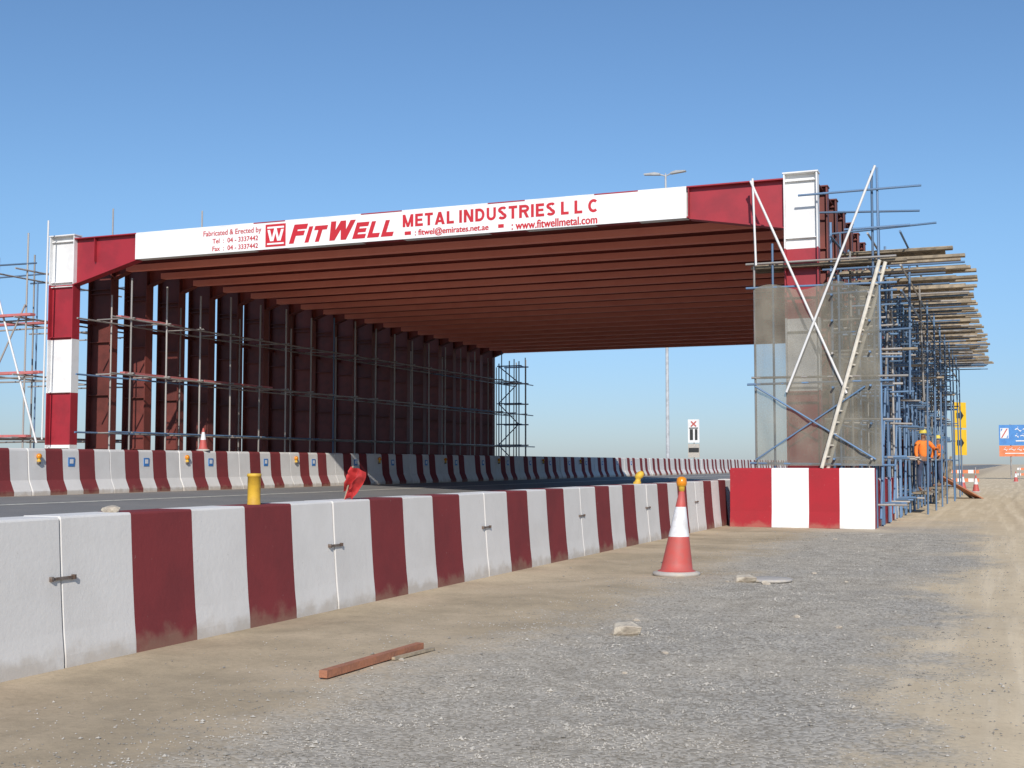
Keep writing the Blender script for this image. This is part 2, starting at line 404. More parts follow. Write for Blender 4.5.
def text(body,x0,x1,z0,z1,k,shear=0,bold=0.0,y=Y0-.034,name='lettering',par=None,space=1.0):
    cu=bpy.data.curves.new('txt','FONT'); cu.body=body; cu.shear=shear; cu.resolution_u=4; cu.space_character=space
    o=bpy.data.objects.new('txt',cu); COL.objects.link(o)
    dg=bpy.context.evaluated_depsgraph_get(); dg.update()
    me=bpy.data.meshes.new_from_object(o.evaluated_get(dg)); bpy.data.objects.remove(o)
    X=[v.co.x for v in me.vertices]; Z=[v.co.y for v in me.vertices]
    a,b,c,dd=min(X),max(X),min(Z),max(Z)
    x0+=bold*2; x1-=bold*2
    P0=[((v.co.x-a)/(b-a)*(x1-x0),(v.co.y-c)/(dd-c)*(z1-z0)) for v in me.vertices]
    F0=[tuple(p.vertices) for p in me.polygons]; N=len(P0)
    V=[];F=[]
    cop=[(0,0)] if bold==0 else [(0,0),(bold,0),(-bold,0),(bold*.5,bold*.5),(-bold*.5,-bold*.5)]
    for i,(dx,dz) in enumerate(cop):
        V+=[(px+dx,-.0008*i,pz+dz) for px,pz in P0]; F+=[tuple(i*N+q for q in f) for f in F0]
    m2=bpy.data.meshes.new(name); m2.from_pydata(V,[],F); m2.materials.append(M[k]); m2.update()
    return put(name,m2,(x0,y,z0),par if par is not None else banner)
def arc(cx,cz,rx,rz,a0,a1,n=12):
    return [(cx+rx*math.cos(math.radians(a0+(a1-a0)*i/n)),cz+rz*math.sin(math.radians(a0+(a1-a0)*i/n))) for i in range(n+1)]
def glyphs(h,x):
    g={}
    def bar(x0,x1,z0,z1): return ('p',[(x0,z0),(x1,z0),(x1,z1),(x0,z1)])
    H2=2*h; X2=2*x
    g['F']=(.62,[bar(0,X2,0,1),bar(X2,.62,1-H2,1),bar(X2,.57,.40,.40+H2*.92)])
    g['E']=(.66,[bar(0,X2,0,1),bar(X2,.65,1-H2,1),bar(X2,.60,.5-h*.9,.5+h*.9),bar(X2,.66,0,H2)])
    g['L']=(.60,[bar(0,X2,0,1),bar(X2,.60,0,H2)])
    g['I']=(X2,[bar(0,X2,0,1)])
    g['T']=(.68,[bar(0,.68,1-H2,1),bar(.34-x,.34+x,0,1-H2)])
    def dia(xa,za,xb,zb,w): return ('p',[(xa-w,za),(xa+w,za),(xb+w,zb),(xb-w,zb)] if za<zb else [(xb-w,zb),(xb+w,zb),(xa+w,za),(xa-w,za)])
    w=x*1.06
    WW=.96+X2*.6
    g['W']=(WW,[dia(WW*.27,0,w,1,w),dia(WW*.27,0,WW/2,1,w),dia(WW*.73,0,WW/2,1,w),dia(WW*.73,0,WW-w,1,w)])
    g['M']=(.90,[bar(0,X2,0,1),bar(.90-X2,.90,0,1),dia(.45,.0,x*1.1,1,w*.85),dia(.45,0,.90-x*1.1,1,w*.85)])
    g['N']=(.78,[bar(0,X2,0,1),bar(.78-X2,.78,0,1),dia(.78-x*1.1,0,x*1.1,1,w)])
    g['A']=(.84,[dia(w,0,.42,1,w),dia(.84-w,0,.42,1,w),bar(.2,.64,.18,.18+H2*.85)])
    g['U']=(.76,[('r',[(x,1),(x,.38)]+arc(.38,.38,.38-x,.38-h,180,360)[1:]+[(.76-x,1)])])
    g['D']=(.76,[bar(0,X2,0,1),('r',[(X2*.9,1-h),(.32,1-h)]+arc(.32,.5,.44-x,.5-h,90,-90,16)[1:]+[(X2*.9,h)])])
    g['R']=(.78,[bar(0,X2,0,1),('r',[(X2*.9,1-h),(.44,1-h)]+arc(.44,.71,.29-x*.4,.29-h,90,-90,12)[1:]+[(X2*.9,.42+h)]),dia(.78-w,0,.45,.46,w)])
    g['S']=(.70,[('r',arc(.35,.74,.35-x,.26-h*.6,20,90,6)+arc(.35,.74,.35-x,.26-h,90,250,12)[1:]+arc(.35,.26,.35-x,.26-h,70,-90,12)+arc(.35,.26,.35-x,.26-h,-90,-160,6)[1:])])
    g['C']=(.78,[('r',arc(.41,.5,.41-x,.5-h,48,312,22))])
    return g
def blocktext(body,x0,x1,z0,z1,th,shear=0,gap=.13,small=None,k='ink',sp_=.34):
    H=z1-z0; fx=H
    for it in range(6):
        g=glyphs(th/2,th/2*H/fx*1.08); X=0; lay=[]
        for chr_ in body:
            s=1.0 if (not small or chr_ in small) else .84
            if chr_==' ': X+=sp_; continue
            wd,pl=g[chr_]; lay.append((X,s,pl)); X+=wd*s+gap
        fx=(x1-x0-shear*H)/(X-gap)
    mb=MB()
    for (ox,s,pl) in lay:
        for j,(typ,line) in enumerate(pl):
            yy=Y0-.0335-.0007*j
            def sh(p):
                z=min(max(p[1],0),H*s); return (x0+p[0]+shear*z,yy,z0+z)
            pts=[Vector((ox*fx+p[0]*s*fx,p[1]*s*H)) for p in line]
            n=len(mb.v)
            if typ=='p':
                mb.v+=[sh(p) for p in pts]; mb.f.append(tuple(range(n,n+len(pts)))); mb.m.append(mb.mi(k)); continue
            hw=th/2*H*s; N=len(pts)
            for i in range(N):
                d0=(pts[max(i,1)]-pts[max(i,1)-1]).normalized(); d1=(pts[min(i+1,N-1)]-pts[min(i+1,N-1)-1]).normalized()
                n0=Vector((-d0.y,d0.x)); n1=Vector((-d1.y,d1.x)); mm=(n0+n1).normalized(); m=mm*min(hw/max(.25,mm.dot(n0)),hw*1.3)
                mb.v+=[sh(pts[i]+m),sh(pts[i]-m)]
            for i in range(N-1):
                mb.f.append((n+2*i,n+2*i+1,n+2*i+3,n+2*i+2)); mb.m.append(mb.mi(k))
    mbput(mb,'lettering',(x0,Y0-.034,z0),banner)
text('Fabricated & Erected by',-20.5,-18.62,7.61,7.80,'ink',0,.003)
text('Tel  :  04 - 3337442',-20.2,-18.72,7.44,7.57,'ink',0,.004)
text('Fax  :  04 - 3337442',-20.2,-18.72,7.23,7.36,'ink',0,.004)
lg=MB(); lg.box(-18.49,-17.86,Y0-.037,Y0-.031,7.23,7.84,'ink')
mbput(lg,'logo',(-18.17,Y0,7.24),banner,label='red square emblem with white joined letters')
lg=MB(); ya,yb=Y0-.042,Y0-.038
def stroke(x0,z0,x1,z1,w): lg.prism([(x0-w,z0),(x0+w,z0),(x1+w,z1),(x1-w,z1)],ya,yb,'banner')
lg.box(-18.43,-17.91,ya,yb,7.725,7.775,'banner')
stroke(-18.30,7.38,-18.385,7.69,.04); ya-=.001; stroke(-18.27,7.38,-18.175,7.725,.035); ya-=.001
stroke(-18.08,7.38,-18.175,7.725,.035); ya-=.001; stroke(-18.05,7.38,-17.955,7.69,.04)
lg.box(-18.43,-17.91,ya,yb,7.285,7.33,'banner')
mbput(lg,'logo_letters',(-18.17,Y0,7.3),banner)
blocktext('FITWELL',-17.76,-14.48,7.27,7.78,.27,.34,.09,small='FW')
blocktext('METAL INDUSTRIES L L C',-14.36,-9.08,7.475,7.80,.215,0,.15,sp_=.28)
text(': fitwel@emirates.net.ae',-14.02,-11.95,7.20,7.40,'ink',0,.007)
text(': www.fitwellmetal.com',-11.35,-9.1,7.20,7.40,'ink',0,.008)
for a,b in ((-11.7,-11.55),(-14.3,-14.12)):
    lg=MB(); lg.box(a,b,Y0-.037,Y0-.031,7.27,7.36,'ink'); mbput(lg,'contact_icon',(a,Y0,7.27),banner)
# ------------------------------------------------------------------ scaffolding
CY={}
def cyl(k):
    if k not in CY:
        mb=MB(); mb.tube((0,0,0),(0,0,1),1,k,8); CY[k]=mb.mesh('pole_'+k,smooth=False)
        for p in CY[k].polygons: p.use_smooth=len(p.vertices)==4
    return CY[k]
class Scaf:
    def __init__(s,root): s.r=root; s.p=[]
    def add(s,kind,a,b,k,r=.026): s.p.append((kind,Vector(a),Vector(b),k,r))
    def done(s):
        for kind in sorted(set(p[0] for p in s.p)):
            L=sorted([p for p in s.p if p[0]==kind],key=lambda p:((p[1]+p[2])/2-CAM).length)
            for _,a,b,k,r in L[:100]:
                o=put(kind,cyl(k),a,s.r); o.rotation_mode='QUATERNION'; o.rotation_quaternion=(b-a).to_track_quat('Z','Y'); o.scale=(r,r,(b-a).length)
            if len(L)>100:
                mb=MB()
                for _,a,b,k,r in L[100:]: mb.tube(a,b,r,k,6)
                mbput(mb,kind,tuple(WL[s.r.name]),s.r,kind='stuff')
R=random.uniform
rs=empty('scaffolding',(-3.4,28.1,0),'blue tube scaffolding around the canopy legs with timber decks','scaffolding')
sc=Scaf(rs)
RR=.028
yR=[28.2+SP*i for i in range(20)]
def bk(p=.72): return 'blue' if random.random()<p else 'galv'
for i,y in enumerate(yR):
    top=7.9 if i<2 else R(6.2,6.9)
    sc.add('upright_pole',(-2.72,y,0),(-2.72+R(-.02,.02),y,top-(.6 if i%2 else 0)),'blue',RR)
    sc.add('upright_pole',(-2.68,y+.82,0),(-2.68+R(-.02,.02),y+.82,R(5.5,6.6)),bk(),RR)
    sc.add('upright_pole',(-3.62,y+.1,0),(-3.62,y+.1,R(6.2,6.9)),'blue',RR)
    sc.add('upright_pole',(-3.3,y+.9,0),(-3.3,y+.9,R(5.6,6.4)),bk(.5),RR)
    if i%2==1: sc.add('upright_pole',(-2.05+R(-.1,.1),y,0 if i>4 else 3),(-2.05,y,R(5.9,6.4)),bk(),RR)
    for z in (.5,1.55,2.4,3.15,3.9,4.6,5.2,5.75):
        for dy in (0,.82):
            if dy and random.random()<.35: continue
            sc.add('cross_pole',(-3.8,y+dy,z+R(-.03,.03)),(R(-2.5,-2.1) if z<5.5 else -1.1+R(-.3,.4),y+dy+R(-.03,.03),z+R(-.03,.03)),bk(),RR-.003)
    if i<19 and i%2==0:
        sc.add('brace_pole',(-2.64,y,.2),(-2.64,y+SP,3.2),'blue',RR); sc.add('brace_pole',(-2.64,y+SP,3.2),(-2.64,y+2*SP,5.9),bk(.6),RR)
    if i in (1,2): sc.add('cross_pole',(-4.2,y,7.2+R(-.2,.2)),(-1.8+R(-.3,.3),y,7.25),'blue')
for x in (-2.78,-3.58,-2.1):
    for z in (.6,1.5,2.3,3.1,3.85,4.55,5.15,5.7,6.45):
        if x>-2.5 and z<5: continue
        y=27.9
        while y<58:
            L=R(5.5,6.5); sc.add('ledger_pole',(x,y,z+R(-.02,.02)),(x+.02,min(y+L,61),z+R(-.02,.02)),bk(),RR-.003); y+=L-.4
FY=28.14
for x,t in ((-5.32,5.95),(-4.9,6.4),(-3.45,5.6),(-2.58,7.95)):
    sc.add('upright_pole',(x,FY,1.31),(x,FY,t),'blue' if x>-5 else 'galv')
for z,x0,x1,k in ((1.42,-5.45,-2.3,'blue'),(3.2,-5.5,-2.3,'blue'),(3.35,-5.4,-2.0,'galv'),(5.4,-5.5,-2.2,'blue'),(5.95,-5.5,-2.2,'galv'),(7.45,-4.3,-1.65,'blue'),(4.3,-3.6,-1.9,'blue'),(6.6,-3.3,-1.9,'blue')):
    sc.add('ledger_pole',(x0,FY-.05,z),(x1,FY-.05,z+R(-.05,.05)),k)
sc.add('brace_pole',(-5.35,27.98,7.85),(-3.3,28.0,2.95),'whitepole',.028)
sc.add('brace_pole',(-2.6,27.93,7.95),(-4.6,27.95,3.0),'whitepole',.028)
sc.add('brace_pole',(-5.3,27.98,7.9),(-5.25,28.0,5.9),'whitepole')
sc.add('brace_pole',(-5.3,27.96,3.15),(-2.7,27.98,1.5),'blue',.02)
sc.add('brace_pole',(-5.3,28.0,1.5),(-2.9,28.0,3.1),'blue',.018)
sc.done()
nb=MB(); NXN=90; NZN=60; v=[]
for j in range(NZN+1):
    for i in range(NXN+1):
        u=i/NXN; w=j/NZN; x=-5.3+2.72*u
        v.append((x,28.05+.02*math.sin(u*31+w*3)+.03*noise.noise(Vector((u*9,w*7,0)))+.01*noise.noise(Vector((u*25,w*5,3))),1.36+w*(4.02+.08*math.sin(u*12)*w)))
nb.v=v; nb.mi('net')
for j in range(NZN):
    for i in range(NXN):
        a=j*(NXN+1)+i
        nb.f.append((a,a+1,a+NXN+2,a+NXN+1)); nb.m.append(0)
mbput(nb,'debris_net',(-3.95,28.05,1.36),smooth=True,label='translucent grey-brown debris netting hung on front scaffolding',cat='netting')
ld=MB(); A=Vector((-3.84,27.86,1.31)); B=Vector((-2.54,27.92,5.85)); off=Vector((.10,.26,-.01))
ld.tube(A,B,.042,'laddertone',8); ld.tube(A+off,B+off,.042,'laddertone',8)
for i in range(1,18):
    p=A.lerp(B,i/18); ld.tube(p,p+off,.02,'laddertone',6)
mbput(ld,'ladder',tuple(A),label='pale metal ladder leaning against the netted scaffolding',cat='ladder')
def plank(x0,x1,y,z,k='wood',w=.22,t=.045,rz=0,ry=0,name='scaffold_plank',**kw):
    mb=MB(); L=x1-x0; e=.004
    pts=[(-L/2,-t/2+e),(-L/2+e,-t/2),(L/2-e,-t/2),(L/2,-t/2+e),(L/2,t/2-e),(L/2-e,t/2),(-L/2+e,t/2),(-L/2,t/2-e)]
    mb.prism(pts,-w/2,w/2,k)
    o=mbput(mb,name,(0,0,0),**kw); o.location=((x0+x1)/2,y,z); o.rotation_euler=(0,ry,rz); return o
KW=dict(label='weathered timber scaffold plank resting on blue scaffold tubes',cat='scaffold plank',group='planks on the outer scaffolding')
for i,y in enumerate(yR):
    bz=5.88+.1*(i/20)
    out=R(-.8,-.6)
    for j in range(4):
        x0=R(-3.9,-3.5); x1=out+R(-.1,.05) if j%2==0 else out+R(-.6,-.1)
        if i==0 and j<3: x0=-5.4; x1=(-2.0,-.8,-2.4)[j]
        plank(x0,x1,y+.1+j*.26,bz+.062*(j%2),rz=R(-.006,.006),w=R(.23,.25),t=.06,**KW)
    if i%2==1:
        for j in range(3):
            plank(R(-3.6,-3.2),R(-1.4,-.9),y+.05+j*.27,bz+.45+.06*(j%2),rz=R(-.006,.006),w=R(.22,.25),t=.055,**KW)
    if i%3==0:
        plank(R(-3.6,-3.3),R(-2.1,-1.7),y+.5,3.95,rz=R(-.03,.03),w=.22,**KW)
for yy in (38.0,46.0):
    for xx in (-2.46,-2.21):
        o=plank(0,2.4,0,0,w=.23,t=.05,**KW); o.location=(xx,yy,.58); o.rotation_euler=(0,0,math.pi/2)
for j in range(6):
    y=48+j*2.0+R(-.4,.4)
    o=plank(0,R(1.3,2.0),0,0,w=.2,name='timber_board',label='rough timber board leaning under the scaffolding',cat='timber board',group='boards leaning by the scaffolding')
    o.rotation_euler=(0,-math.radians(R(76,86)),R(-.6,.6)); o.location=(-2.5,y,.8)
o=plank(0,2.4,0,0,'wood2',w=.6,name='timber_board',label='dark shuttering board propped against the scaffolding foot',cat='timber board',group='boards leaning by the scaffolding'); o.rotation_euler=(0,math.radians(28),.5); o.location=(-2.0,53.5,.5)
o=plank(0,2.0,0,0,'steel',w=.6,name='timber_board',label='dark shuttering board propped against the scaffolding foot',cat='timber board',group='boards leaning by the scaffolding'); o.rotation_euler=(0,math.radians(40),.3); o.location=(-2.1,54.5,.55)
# inner left scaffold
ls=empty('scaffolding',(-24.1,28.9,.66),'grey tube scaffolding along the inside of the canopy legs','scaffolding')
sc=Scaf(ls)
def gk(p=.88): return 'galv' if random.random()<p else 'blue'
for i in range(20):
    y=28.9+SP*i
    sc.add('upright_pole',(-23.4,y,.66),(-23.4+R(-.03,.03),y,R(6.5,7.0)),gk(),.028)
    if i%2==0: sc.add('upright_pole',(-24.6,y+.6,.66),(-24.6,y+.6,6.4),'galv')
    for z in (2.3,4.0,5.6): sc.add('cross_pole',(-24.65,y+.04,z),(-23.3,y+.04,z),'galv',.022)
for x in (-23.36,-24.56):
    for z in (2.3,3.95,5.55):
        y=28
        while y<59:
            L=R(5.5,6.3); sc.add('ledger_pole',(x,y,z),(x,min(y+L,61.5),z),gk(),.026); y+=L-.3
TX=(-25.2,-24.6,-24.05)
for x in TX:
    for y in (61,62.0): sc.add('upright_pole',(x,y,.66),(x,y,R(6.6,7)),bk(.6),.034)
zz=(1.3,2.4,3.5,4.6,5.7,6.6)
for n_,z in enumerate(zz):
    for y in (61,62.0): sc.add('cross_pole',(-25.3,y,z),(-23.9,y,z),bk(.5),.034)
    sc.add('cross_pole',(-24.05,60.9,z),(-24.05,62.1,z),'blue')
    if n_<5:
        a,b=(-25.2,-24.05) if n_%2 else (-24.05,-25.2)
        sc.add('brace_pole',(a,60.95,z),(b,60.95,zz[n_+1]),bk(.5),.03)
sc.done()
lo=empty('scaffolding',(-27.2,28,.66),'tube scaffolding bay outside the striped column with braces','scaffolding')
sc=Scaf(lo)
for i in range(4):
    y=27.9+SP*i
    for x in (-26.35,-27.6,-29.0):
        sc.add('upright_pole',(x,y,.66),(x+R(-.03,.03),y,(8.1,7.8,7.3)[i%3]),'galv' if (i+int(x))%3 else 'blue')
    for z in (2.1,3.9,5.55,7.2): sc.add('cross_pole',(-29.3,y,z+R(-.05,.05)),(-26.0,y,z),'blue' if z>6 else 'galv')
for x in (-26.3,-27.55):
    for z in (2.15,3.95,5.6,7.0): sc.add('ledger_pole',(x,27.4,z),(x,33.5,z),'galv')
sc.add('brace_pole',(-27.9,27.8,7.9),(-25.75,27.8,2.0),'whitepole',.03)
sc.add('brace_pole',(-26.3,27.82,6.0),(-28.4,27.82,2.2),'galv')
sc.add('brace_pole',(-25.6,27.85,2.1),(-25.55,27.85,8.4),'whitepole')
sc.add('upright_pole',(-24.0,28.75,7.95),(-24.0,28.75,8.8),'galv',.022)
sc.add('upright_pole',(-20.9,28.75,7.95),(-20.9,28.75,8.5),'galv',.022)
sc.done()
for (x0,x1,y,z) in ((-29.4,-25.9,27.7,5.68),(-29.4,-25.95,27.9,4.02),(-29.4,-25.9,28.1,4.05),(-29.4,-26,27.75,2.2),(-29.4,-26,29.5,5.68)):
    plank(x0,x1,y,z,'pink',w=.2,t=.07,name='scaffold_plank',label='faded red board lying on the outer scaffolding tubes',cat='scaffold plank',group='red boards on scaffolding')
for (z,ya_,yb_) in ((5.62,28.6,31.4),(4.02,28.8,32.5),(4.02,32.6,36.5)):
    o=plank(0,yb_-ya_,0,0,'pink',w=.18,t=.06,name='scaffold_plank',label='faded red board lying on inner scaffolding tubes',cat='scaffold plank',group='red boards on scaffolding'); o.location=(-23.6,(ya_+yb_)/2,z); o.rotation_euler=(0,0,math.pi/2)
# ------------------------------------------------------------------ workers
def skinmesh(name,verts,edges,rad,mat,sub=1):
    bm=bmesh.new(); lay=bm.verts.layers.skin.verify(); vs=[]
    for i,(p,r) in enumerate(zip(verts,rad)):
        v=bm.verts.new(p); r=r if isinstance(r,tuple) else (r,r); v[lay].radius=r; v[lay].use_root=(i==0); vs.append(v)
    for a,b in edges: bm.edges.new((vs[a],vs[b]))
    me=bpy.data.meshes.new(name); bm.to_mesh(me); bm.free()
    o=bpy.data.objects.new('tmp',me); COL.objects.link(o)
    sk=o.modifiers.new('s','SKIN'); sk.use_smooth_shade=True
    ss=o.modifiers.new('u','SUBSURF'); ss.levels=sub; ss.render_levels=sub
    dg=bpy.context.evaluated_depsgraph_get(); dg.update()
    m2=bpy.data.meshes.new_from_object(o.evaluated_get(dg)); bpy.data.objects.remove(o)
    m2.name=name; m2.materials.clear(); m2.materials.append(M[mat])
    for p in m2.polygons: p.use_smooth=True; p.material_index=0
    return m2
def worker(loc,rz,lab,reach):
    V=[(0,0,.95),(0,0,1.12),(0,0,1.3),(0,0,1.42),(0,0,1.50),(0,-.01,1.58),(0,-.015,1.68)]
    Rr=[(.15,.11),(.135,.1),(.16,.11),(.11,.08),.05,.075,.085]
    E=[(0,1),(1,2),(2,3),(3,4),(4,5),(5,6)]
    for s in (-1,1):
        n=len(V); up=reach if s>0 else 0
        V+=[(s*.2,0,1.40),(s*.25,-.04-.14*up,1.14+.1*up),(s*.24,-.14-.28*up,.92+.3*up),(s*.235,-.17-.34*up,.86+.33*up)]
        Rr+=[.062,.045,.03,.032]; E+=[(3,n),(n,n+1),(n+1,n+2),(n+2,n+3)]
        h=Vector(V[-1])
        for k in range(5):
            m=len(V); dx=(-.03+.018*k)
            if k<4: V+=[tuple(h+Vector((dx,-.03,-.05))),tuple(h+Vector((dx,-.02,-.09+.006*abs(k-1.5))))]
            else: V+=[tuple(h+Vector((-s*.04,-.04,-.01))),tuple(h+Vector((-s*.05,-.06,-.04)))]
            Rr+=[.009,.008]; E+=[(n+3,m),(m,m+1)]
        n=len(V)
        V+=[(s*.1,0,.9),(s*.12,-.03*s,.5),(s*.13,.02,.09),(s*.14,-.14,.04)]
        Rr+=[.09,.058,.042,.035]; E+=[(0,n),(n,n+1),(n+1,n+2),(n+2,n+3)]
    body=skinmesh('person',V,E,Rr,'skin')
    o=put('person',body,loc,None,lab,'person','workers on the scaffolding')
    q=reach
    sh=skinmesh('shirt',[(0,0,.93),(0,0,1.12),(0,0,1.3),(0,0,1.43),(-.2,0,1.405),(-.25,-.04,1.14),(-.245,-.11,.98),(.2,0,1.405),(.25,-.04-.14*q,1.14+.1*q),(.245,-.11-.22*q,.98+.25*q)],
        [(0,1),(1,2),(2,3),(3,4),(4,5),(5,6),(3,7),(7,8),(8,9)],[(.17,.13),(.155,.12),(.18,.13),(.115,.09),.078,.06,.05,.078,.06,.05],'vest')
    put('shirt',sh,loc,o)
    tr=skinmesh('trousers',[(0,0,.98),(-.1,0,.88),(-.12,.03,.5),(-.13,.02,.1),(.1,0,.88),(.12,-.03,.5),(.13,.02,.1)],[(0,1),(1,2),(2,3),(0,4),(4,5),(5,6)],[(.165,.125),.105,.075,.06,.105,.075,.06],'trouser')
    put('trousers',tr,loc,o)
    mb=MB(); mb.lathe([(.13,1.69),(.125,1.70),(.108,1.71),(.1,1.76),(.07,1.80),(.02,1.82)],(loc[0],loc[1]-.01,loc[2]),'helmet',16)
    put('helmet',mb.mesh('helmet',loc,True),loc,o)
    mb=MB(); mb.prism([(-.012,1.60),(.012,1.60),(.008,1.64),(-.008,1.64)],-.125,-.09,'skin'); mb.box(-.04,-.022,-.105,-.095,1.655,1.667,'black'); mb.box(.022,.04,-.105,-.095,1.655,1.667,'black'); mb.box(-.025,.025,-.1,-.092,1.575,1.583,'red')
    put('face',mb.mesh('face'),loc,o)
    o.rotation_euler[2]=rz
    return o
worker((-2.34,38.1,.605),.5,'worker in orange shirt and dark trousers standing on scaffold boards',1)
worker((-2.34,46.1,.605),-.9,'worker in orange shirt and helmet handling tubes on scaffold boards',.4)
# ------------------------------------------------------------------ cones etc
def cone(loc,h,lean=(0,0),lamp=True,label=''):
    mb=MB(); s=h/1.0; x,y,z=loc
    r0=.19*s
    def rr(t): return r0*(1-t)+.032*s*t
    prof=[(.27*s,.0,'grey'),(.285*s,.015,'grey'),(.28*s,.04,'grey'),(.23*s,.055,'cone_o'),(r0,.075,'cone_o')]
    for t,k in [(.1,'cone_o'),(.42,'cone_w'),(.44,'cone_w'),(.80,'cone_o'),(.995,'cone_o')]: prof.append((rr(t),.075+(h-.075)*t,k))
    prof.append((.02*s,h,'cone_o'))
    mb.lathe(prof,(x,y,z),'cone_o',28,lean)
    o=mbput(mb,'traffic_cone',loc,smooth=True,label=label,cat='traffic cone')
    if lamp:
        m2=MB(); tx,ty=x+lean[0]*h,y+lean[1]*h
        m2.lathe([(.0,-.02),(.035,0,'yellow'),(.04,.05,'yellow'),(.045,.06,'yellow'),(.062,.07,'amber'),(.068,.11,'amber'),(.06,.16,'amber'),(.035,.18,'amber'),(.01,.185,'amber')],(tx,ty,z+h),'yellow',16)
        mbput(m2,'warning_lamp',(tx,ty,z+h),o,smooth=True)
    return o
cone((-3.95,15.44,gz(-3.95,15.44)),1.06,(.075,0),True,'tall faded red and white traffic cone with amber lamp on sand')
cone((-21.5,29.8,1.77),.66,(0,0),False,'red and white traffic cone standing on a concrete barrier')
for x,y in ((-1.6,66),(-2.4,72),(.4,105),(2.2,118)):
    cone((x,y,gz(x,y)),.85,(0,0),False,'red and white traffic cone on distant sandy verge')['group']='distant traffic cones'
m2=MB(); m2.lathe([(.06,0),(.06,.02),(.058,.03),(.058,.25),(.064,.252),(.064,.275),(.055,.28),(.01,.282)],(-6.3,9.5,1.035),'yellow',20)
mbput(m2,'warning_light',(-6.3,9.5,1.035),smooth=True,label='short yellow cylindrical marker on striped concrete barrier',cat='warning light')
m2=MB(); m2.lathe([(.07,0),(.07,.04),(.05,.05),(.05,.10),(.075,.12,'yellow'),(.08,.17,'yellow'),(.055,.22,'yellow'),(.01,.24,'yellow')],(-6.3,21.8,1.035),'yellow',16,(.35,0))
mbput(m2,'warning_light',(-6.3,21.8,1.035),smooth=True,label='small leaning yellow warning light on striped concrete barrier',cat='warning light')
for i in range(9):
    y=17.1+FL*(2*i)+.3
    m2=MB(); m2.lathe([(.045,0),(.045,.04),(.03,.05),(.03,.08),(.06,.09,'amber'),(.065,.15,'amber'),(.04,.19,'amber'),(.01,.2,'amber')],(-21.3,y,1.45),'yellow',12)
    m2.box(-21.34,-21.28,y-.03,y+.03,1.4,1.46,'steel')
    mbput(m2,'warning_light',(-21.3,y,1.45),smooth=True,label='amber warning lamp fixed to far concrete barrier',cat='warning light',group='lamps on the far barriers')
fl=empty('red_flag',(-6.3,11.2,1.035),'small limp red cloth flag on a stick on barrier','flag')
m2=MB(); m2.tube((-6.34,11.2,1.02),(-6.24,11.2,1.38),.009,'wood',6); mbput(m2,'stick',(-6.34,11.2,1.035),fl)
m2=MB(); nu,nw=26,22; vv=[]
for j in range(nw+1):
    for i in range(nu+1):
        u=i/nu; w=j/nw
        wid=.155-.07*w+.02*math.sin(w*6)
        bx=-6.25-.085*w; bz=1.37-.28*w
        vv.append((bx+u*wid+.018*noise.noise(Vector((u*4,w*5,1))), 11.18-.045*math.sin(u*10+w*3)-.03*noise.noise(Vector((u*5,w*6,4))), bz-.05*u*u+.02*math.sin(u*9+1)*(.4+w)-.05*u*w+.02*noise.noise(Vector((u*6,w*4,8)))))
m2.v=vv; m2.mi('flagred')
for j in range(nw):
    for i in range(nu):
        a=j*(nu+1)+i; m2.f.append((a,a+1,a+nu+2,a+nu+1)); m2.m.append(0)
mbput(m2,'cloth',(-6.25,11.2,1.2),fl,smooth=True)
def ground_timber(x,ya,yb,w,t,k,rz,label):
    o=plank(0,yb-ya,0,0,k,w=w,t=t,name='timber_batten',label=label,cat='timber'); o.rotation_euler=(0,0,math.pi/2+rz); o.location=(x,(ya+yb)/2,gz(x,(ya+yb)/2)+t/2+.008)
ground_timber(-4.14,7.08,8.45,.06,.05,'wood2',-.02,'long thin reddish timber batten lying on the sand')
ground_timber(-4.07,7.95,8.5,.03,.02,'wood',-.1,'thin weathered sliver beside a reddish timber')
def rock(x,y,s,z=None,label='pale angular rock lying on gravel',sq=.6,amp=.55,flat=False):
    bm=bmesh.new()
    if flat:   # angular block: convex hull of random points
        rr_=random.Random(11)
        for k in range(13):
            d=Vector((rr_.gauss(0,1),rr_.gauss(0,1),rr_.gauss(0,1))).normalized()*s*rr_.uniform(.85,1.15); bm.verts.new((d.x*1.25,d.y,d.z*sq))
        bmesh.ops.convex_hull(bm,input=bm.verts); bmesh.ops.bevel(bm,geom=bm.edges[:],offset=s*.05,segments=1,affect='EDGES')
    else:
        bmesh.ops.create_icosphere(bm,subdivisions=2,radius=s)
        sd=R(0,50)
        for v in bm.verts:
            n=noise.noise(v.co/s*.9+Vector((sd,0,0))); v.co*=1+amp*n; v.co.z*=sq; v.co.x*=1.2
    me=bpy.data.meshes.new('rock'); bm.to_mesh(me); bm.free(); me.materials.append(M['rock'])
    z=gz(x,y) if z is None else z
    return put('rock',me,(x,y,z+s*sq*.45),label=label,cat='rock')
rock(-2.97,9.95,.115,sq=.75,flat=True); rock(-2.97,14.9,.12,sq=.6,flat=True); rock(-2.7,14.75,.05)
rock(-6.3,7.6,.06,1.037,'small pale stone resting on concrete barrier top')
for i in range(18):
    o=rock(R(-5.0,2.5),R(5,24),R(.012,.03)); o['label']='small pale stone on sandy ground'; o['group']='small stones'
m2=MB(); m2.lathe([(.26,0),(.27,.02),(.25,.03),(.1,.035),(.02,.035)],(-2.72,15.15,gz(-2.75,15.1)+.01),'grey',24)
mbput(m2,'rubber_base',(-2.72,15.15,.03),smooth=True,label='flat grey rubber cone base lying on gravel',cat='rubber base')
